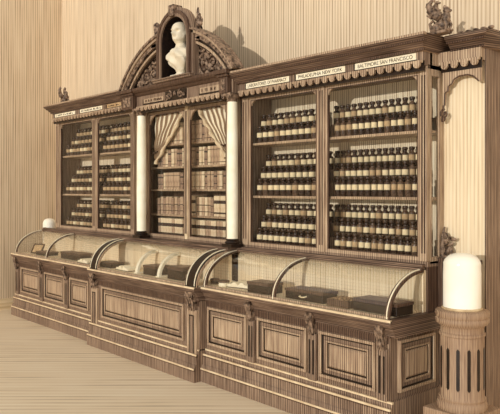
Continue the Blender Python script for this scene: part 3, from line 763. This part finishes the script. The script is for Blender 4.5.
def sheet(label, x, y, w, d, rz=0):
    m = MB()
    n = 8
    for k in range(n):
        a = -w/2+w*k/n; b = a+w/n; f = lambda q: .004+.010*(q/w*2)**2
        m.xz([(a, f(a)), (b, f(b)), (b, f(b)+.003), (a, f(a)+.003)], -d/2, d/2)
    m.m = 1
    for k in range(5): m.box(-w*.25, w*.25, -d/2+.03+k*d*.16, -d/2+.036+k*d*.16, .006, .0086)
    m.box(-w*.3, w*.3, -d*.4, d*.4, 0, .006)
    m.xform(at(x, y, rz)); o = m.build('paper_sheet', [M['paper'], M['ink']], loc=(x, y, Z0)); tag(o, label, 'paper')
def tray(label, x, y, w, d, h, rz=0):
    t = thing('specimen_tray', label, 'tray', (x, y, Z0)); X = at(x, y, rz)
    m = MB(); m.box(-w/2, w/2, -d/2, d/2, 0, .01)
    for a in ((-w/2, w/2, -d/2, -d/2+.01), (-w/2, w/2, d/2-.01, d/2), (-w/2, -w/2+.01, -d/2+.01, d/2-.01), (w/2-.01, w/2, -d/2+.01, d/2-.01)): m.box(*a, .01, h)
    m.xform(X); m.build('tray_box', M['wooddk'], t)
    m = MB(); rr = random.Random(int(abs(x)*100)); nu, nv = 16, 10
    m.grid(lambda u, v: ((u-.5)*(w-.024), (v-.5)*(d-.024), h*.8+rr.uniform(0, .02)), nu, nv)
    for q in range(30): m.ell(((rr.random()-.5)*(w-.06), (rr.random()-.5)*(d-.06), h*.8+.012), (.014, .010, .009), n=6)
    m.xform(X); o = m.build('dried_bark', M['seed'], t); o['kind'] = 'stuff'
def easel(label, x, y, rz):
    t = thing('framed_card', label, 'frame', (x, y, Z0)); X = at(x, y, rz) @ Matrix.Rotation(-.5, 4, 'X')
    m = MB(); ring_xz(m, -.10, .10, .0, .15, .018, -.008, .008); m.xform(X); f = m.build('card_frame', M['band'], t)
    m = MB(); m.box(-.085, .085, -.003, .003, .016, .134); m.xform(X); m.build('card', M['tan'], t)
    m = MB(); m.tube([(0, .09, .004), (0, .055, .10)], .006, 6); m.xform(at(x, y, rz)); m.build('strut', M['band'], t)
def rod_divider(label, x, rz=.0):
    m = MB(); o = arc(4.14, .27, .24, 0, 10); i = arc(4.14, .24, .21, 0, 10)
    for k in range(10): m.yz([o[k], o[k+1], i[k+1], i[k]], -.022, .022)
    m.box(-.03, .03, 3.86, 4.14, -.0, .010)
    m.xform(Matrix.Translation((x, 0, Z0))); q = m.build('display_divider', M['cream'], loc=(x, 4.0, Z0)); tag(q, label, 'divider')
def lid_jar(label, x, y, r, h, mat):
    t = thing('round_box', label, 'box', (x, y, Z0))
    m = MB(); m.lathe(x, y, [(r, Z0), (r, Z0+h*.6), (r*.96, Z0+h*.62)], 20); m.build('box_body', mat, t, smooth=True)
    m = MB(); m.lathe(x, y, [(r*1.04, Z0+h*.62), (r*1.05, Z0+h*.9), (r*.9, Z0+h)], 20); m.build('box_lid', M['wooddk'], t, smooth=True)
# right showcase
xx = lambda u, y: XA(u, y)
specimen_case('dark case with a pale drop handle in the near right showcase', xx(311, 4.02), 4.02, .42, .18, .085, 0, True)
tray('open tray heaped with dried bark in the near right showcase', xx(345, 4.0), 4.0, .22, .18, .055)
specimen_case('long dark case beside the glazed end of the near right showcase', xx(382.5, 4.02), 4.02, .40, .20, .09)
sheet('pale sheet lying behind the long dark case by the glazed end', xx(392, 4.19), 4.19, .26, .10)
open_book('open book lying in the near right showcase, left of the curved rib', xx(243, 4.06), 4.06, .13, .17, .2)
specimen_case('dark lidded case in the near right showcase, right of the open book', xx(265, 4.0), 4.0, .26, .18, .095, .05)
lid_jar('round pale box at the left end of the near right showcase', xx(224, 3.98), 3.98, .05, .055, M['paper'])
lid_jar('round dark box at the left end of the near right showcase', xx(215, 4.02), 4.02, .045, .05, M['black'])
sheet('curled paper behind the open book and round boxes in the near right showcase', xx(236, 4.17), 4.17, .30, .12, .05)
# middle showcase
rod_divider('left of two cream curved dividers in the middle showcase', xx(144, 3.97))
rod_divider('right of two cream curved dividers in the middle showcase', xx(166, 3.97))
specimen_case('brown textured case at the right end of the middle showcase', xx(182, 3.97), 3.97, .26, .18, .13)
specimen_case('dark case between the two cream dividers in the middle showcase', xx(156, 3.98), 3.98, .22, .18, .10)
open_book('open book left of the cream dividers in the middle showcase', xx(127, 3.94), 3.94, .14, .14, -.05)
specimen_case('low dark case at the left end of the middle showcase', xx(112, 3.98), 3.98, .26, .18, .06)
sheet('paper at the back of the middle showcase behind the open book', xx(135, 4.085), 4.085, .22, .07)
# left showcase
easel('small framed card propped in the left bay of the far left showcase', xx(36, 4.0), 4.0, .35)
specimen_case('dark flat case right of the framed card in the far left showcase', xx(47, 4.03), 4.03, .32, .18, .05)
sheet('pale sheet at the back of the far left showcase, behind the framed card', xx(45, 4.19), 4.19, .30, .10)
specimen_case('long dark case in the right bay of the far left showcase', xx(76, 4.06), 4.06, .55, .16, .09)
open_book('open book in front of the right end of the far left showcase', xx(88, 3.98), 3.98, .13, .16, 0)

# ------------------------------------------------------------------ light
sun = bpy.data.lights.new('sun', 'SUN'); so = bpy.data.objects.new('sun', sun); C.objects.link(so)
d = Vector((-.15, 1, -.125)).normalized(); so.rotation_euler = d.to_track_quat('-Z', 'Y').to_euler(); so.location = (0, -4, 4)
sun.energy = 1.85; sun.angle = math.radians(1.2); sun.color = (1, .965, .90)
w = bpy.data.worlds.new('world'); bpy.context.scene.world = w; w.use_nodes = True
bg = w.node_tree.nodes['Background']; bg.inputs[0].default_value = (1, .962, .90, 1)
WN, WLk = w.node_tree.nodes, w.node_tree.links                # an overcast sky, with brightness added on the right to fill the left wall
tc = WN.new('ShaderNodeTexCoord'); sx = WN.new('ShaderNodeSeparateXYZ'); WLk.new(tc.outputs['Generated'], sx.inputs[0])
mr = WN.new('ShaderNodeMapRange'); mr.interpolation_type = 'SMOOTHSTEP'; mr.inputs['From Min'].default_value = -.3; mr.inputs['From Max'].default_value = .9
mr.inputs['To Min'].default_value = .48; mr.inputs['To Max'].default_value = 1.25
WLk.new(sx.outputs[0], mr.inputs['Value']); WLk.new(mr.outputs[0], bg.inputs[1])
vs = bpy.context.scene.view_settings; vs.view_transform = 'Standard'; vs.look = 'None'; vs.gamma = 1; vs.use_curve_mapping = False; vs.exposure = 0
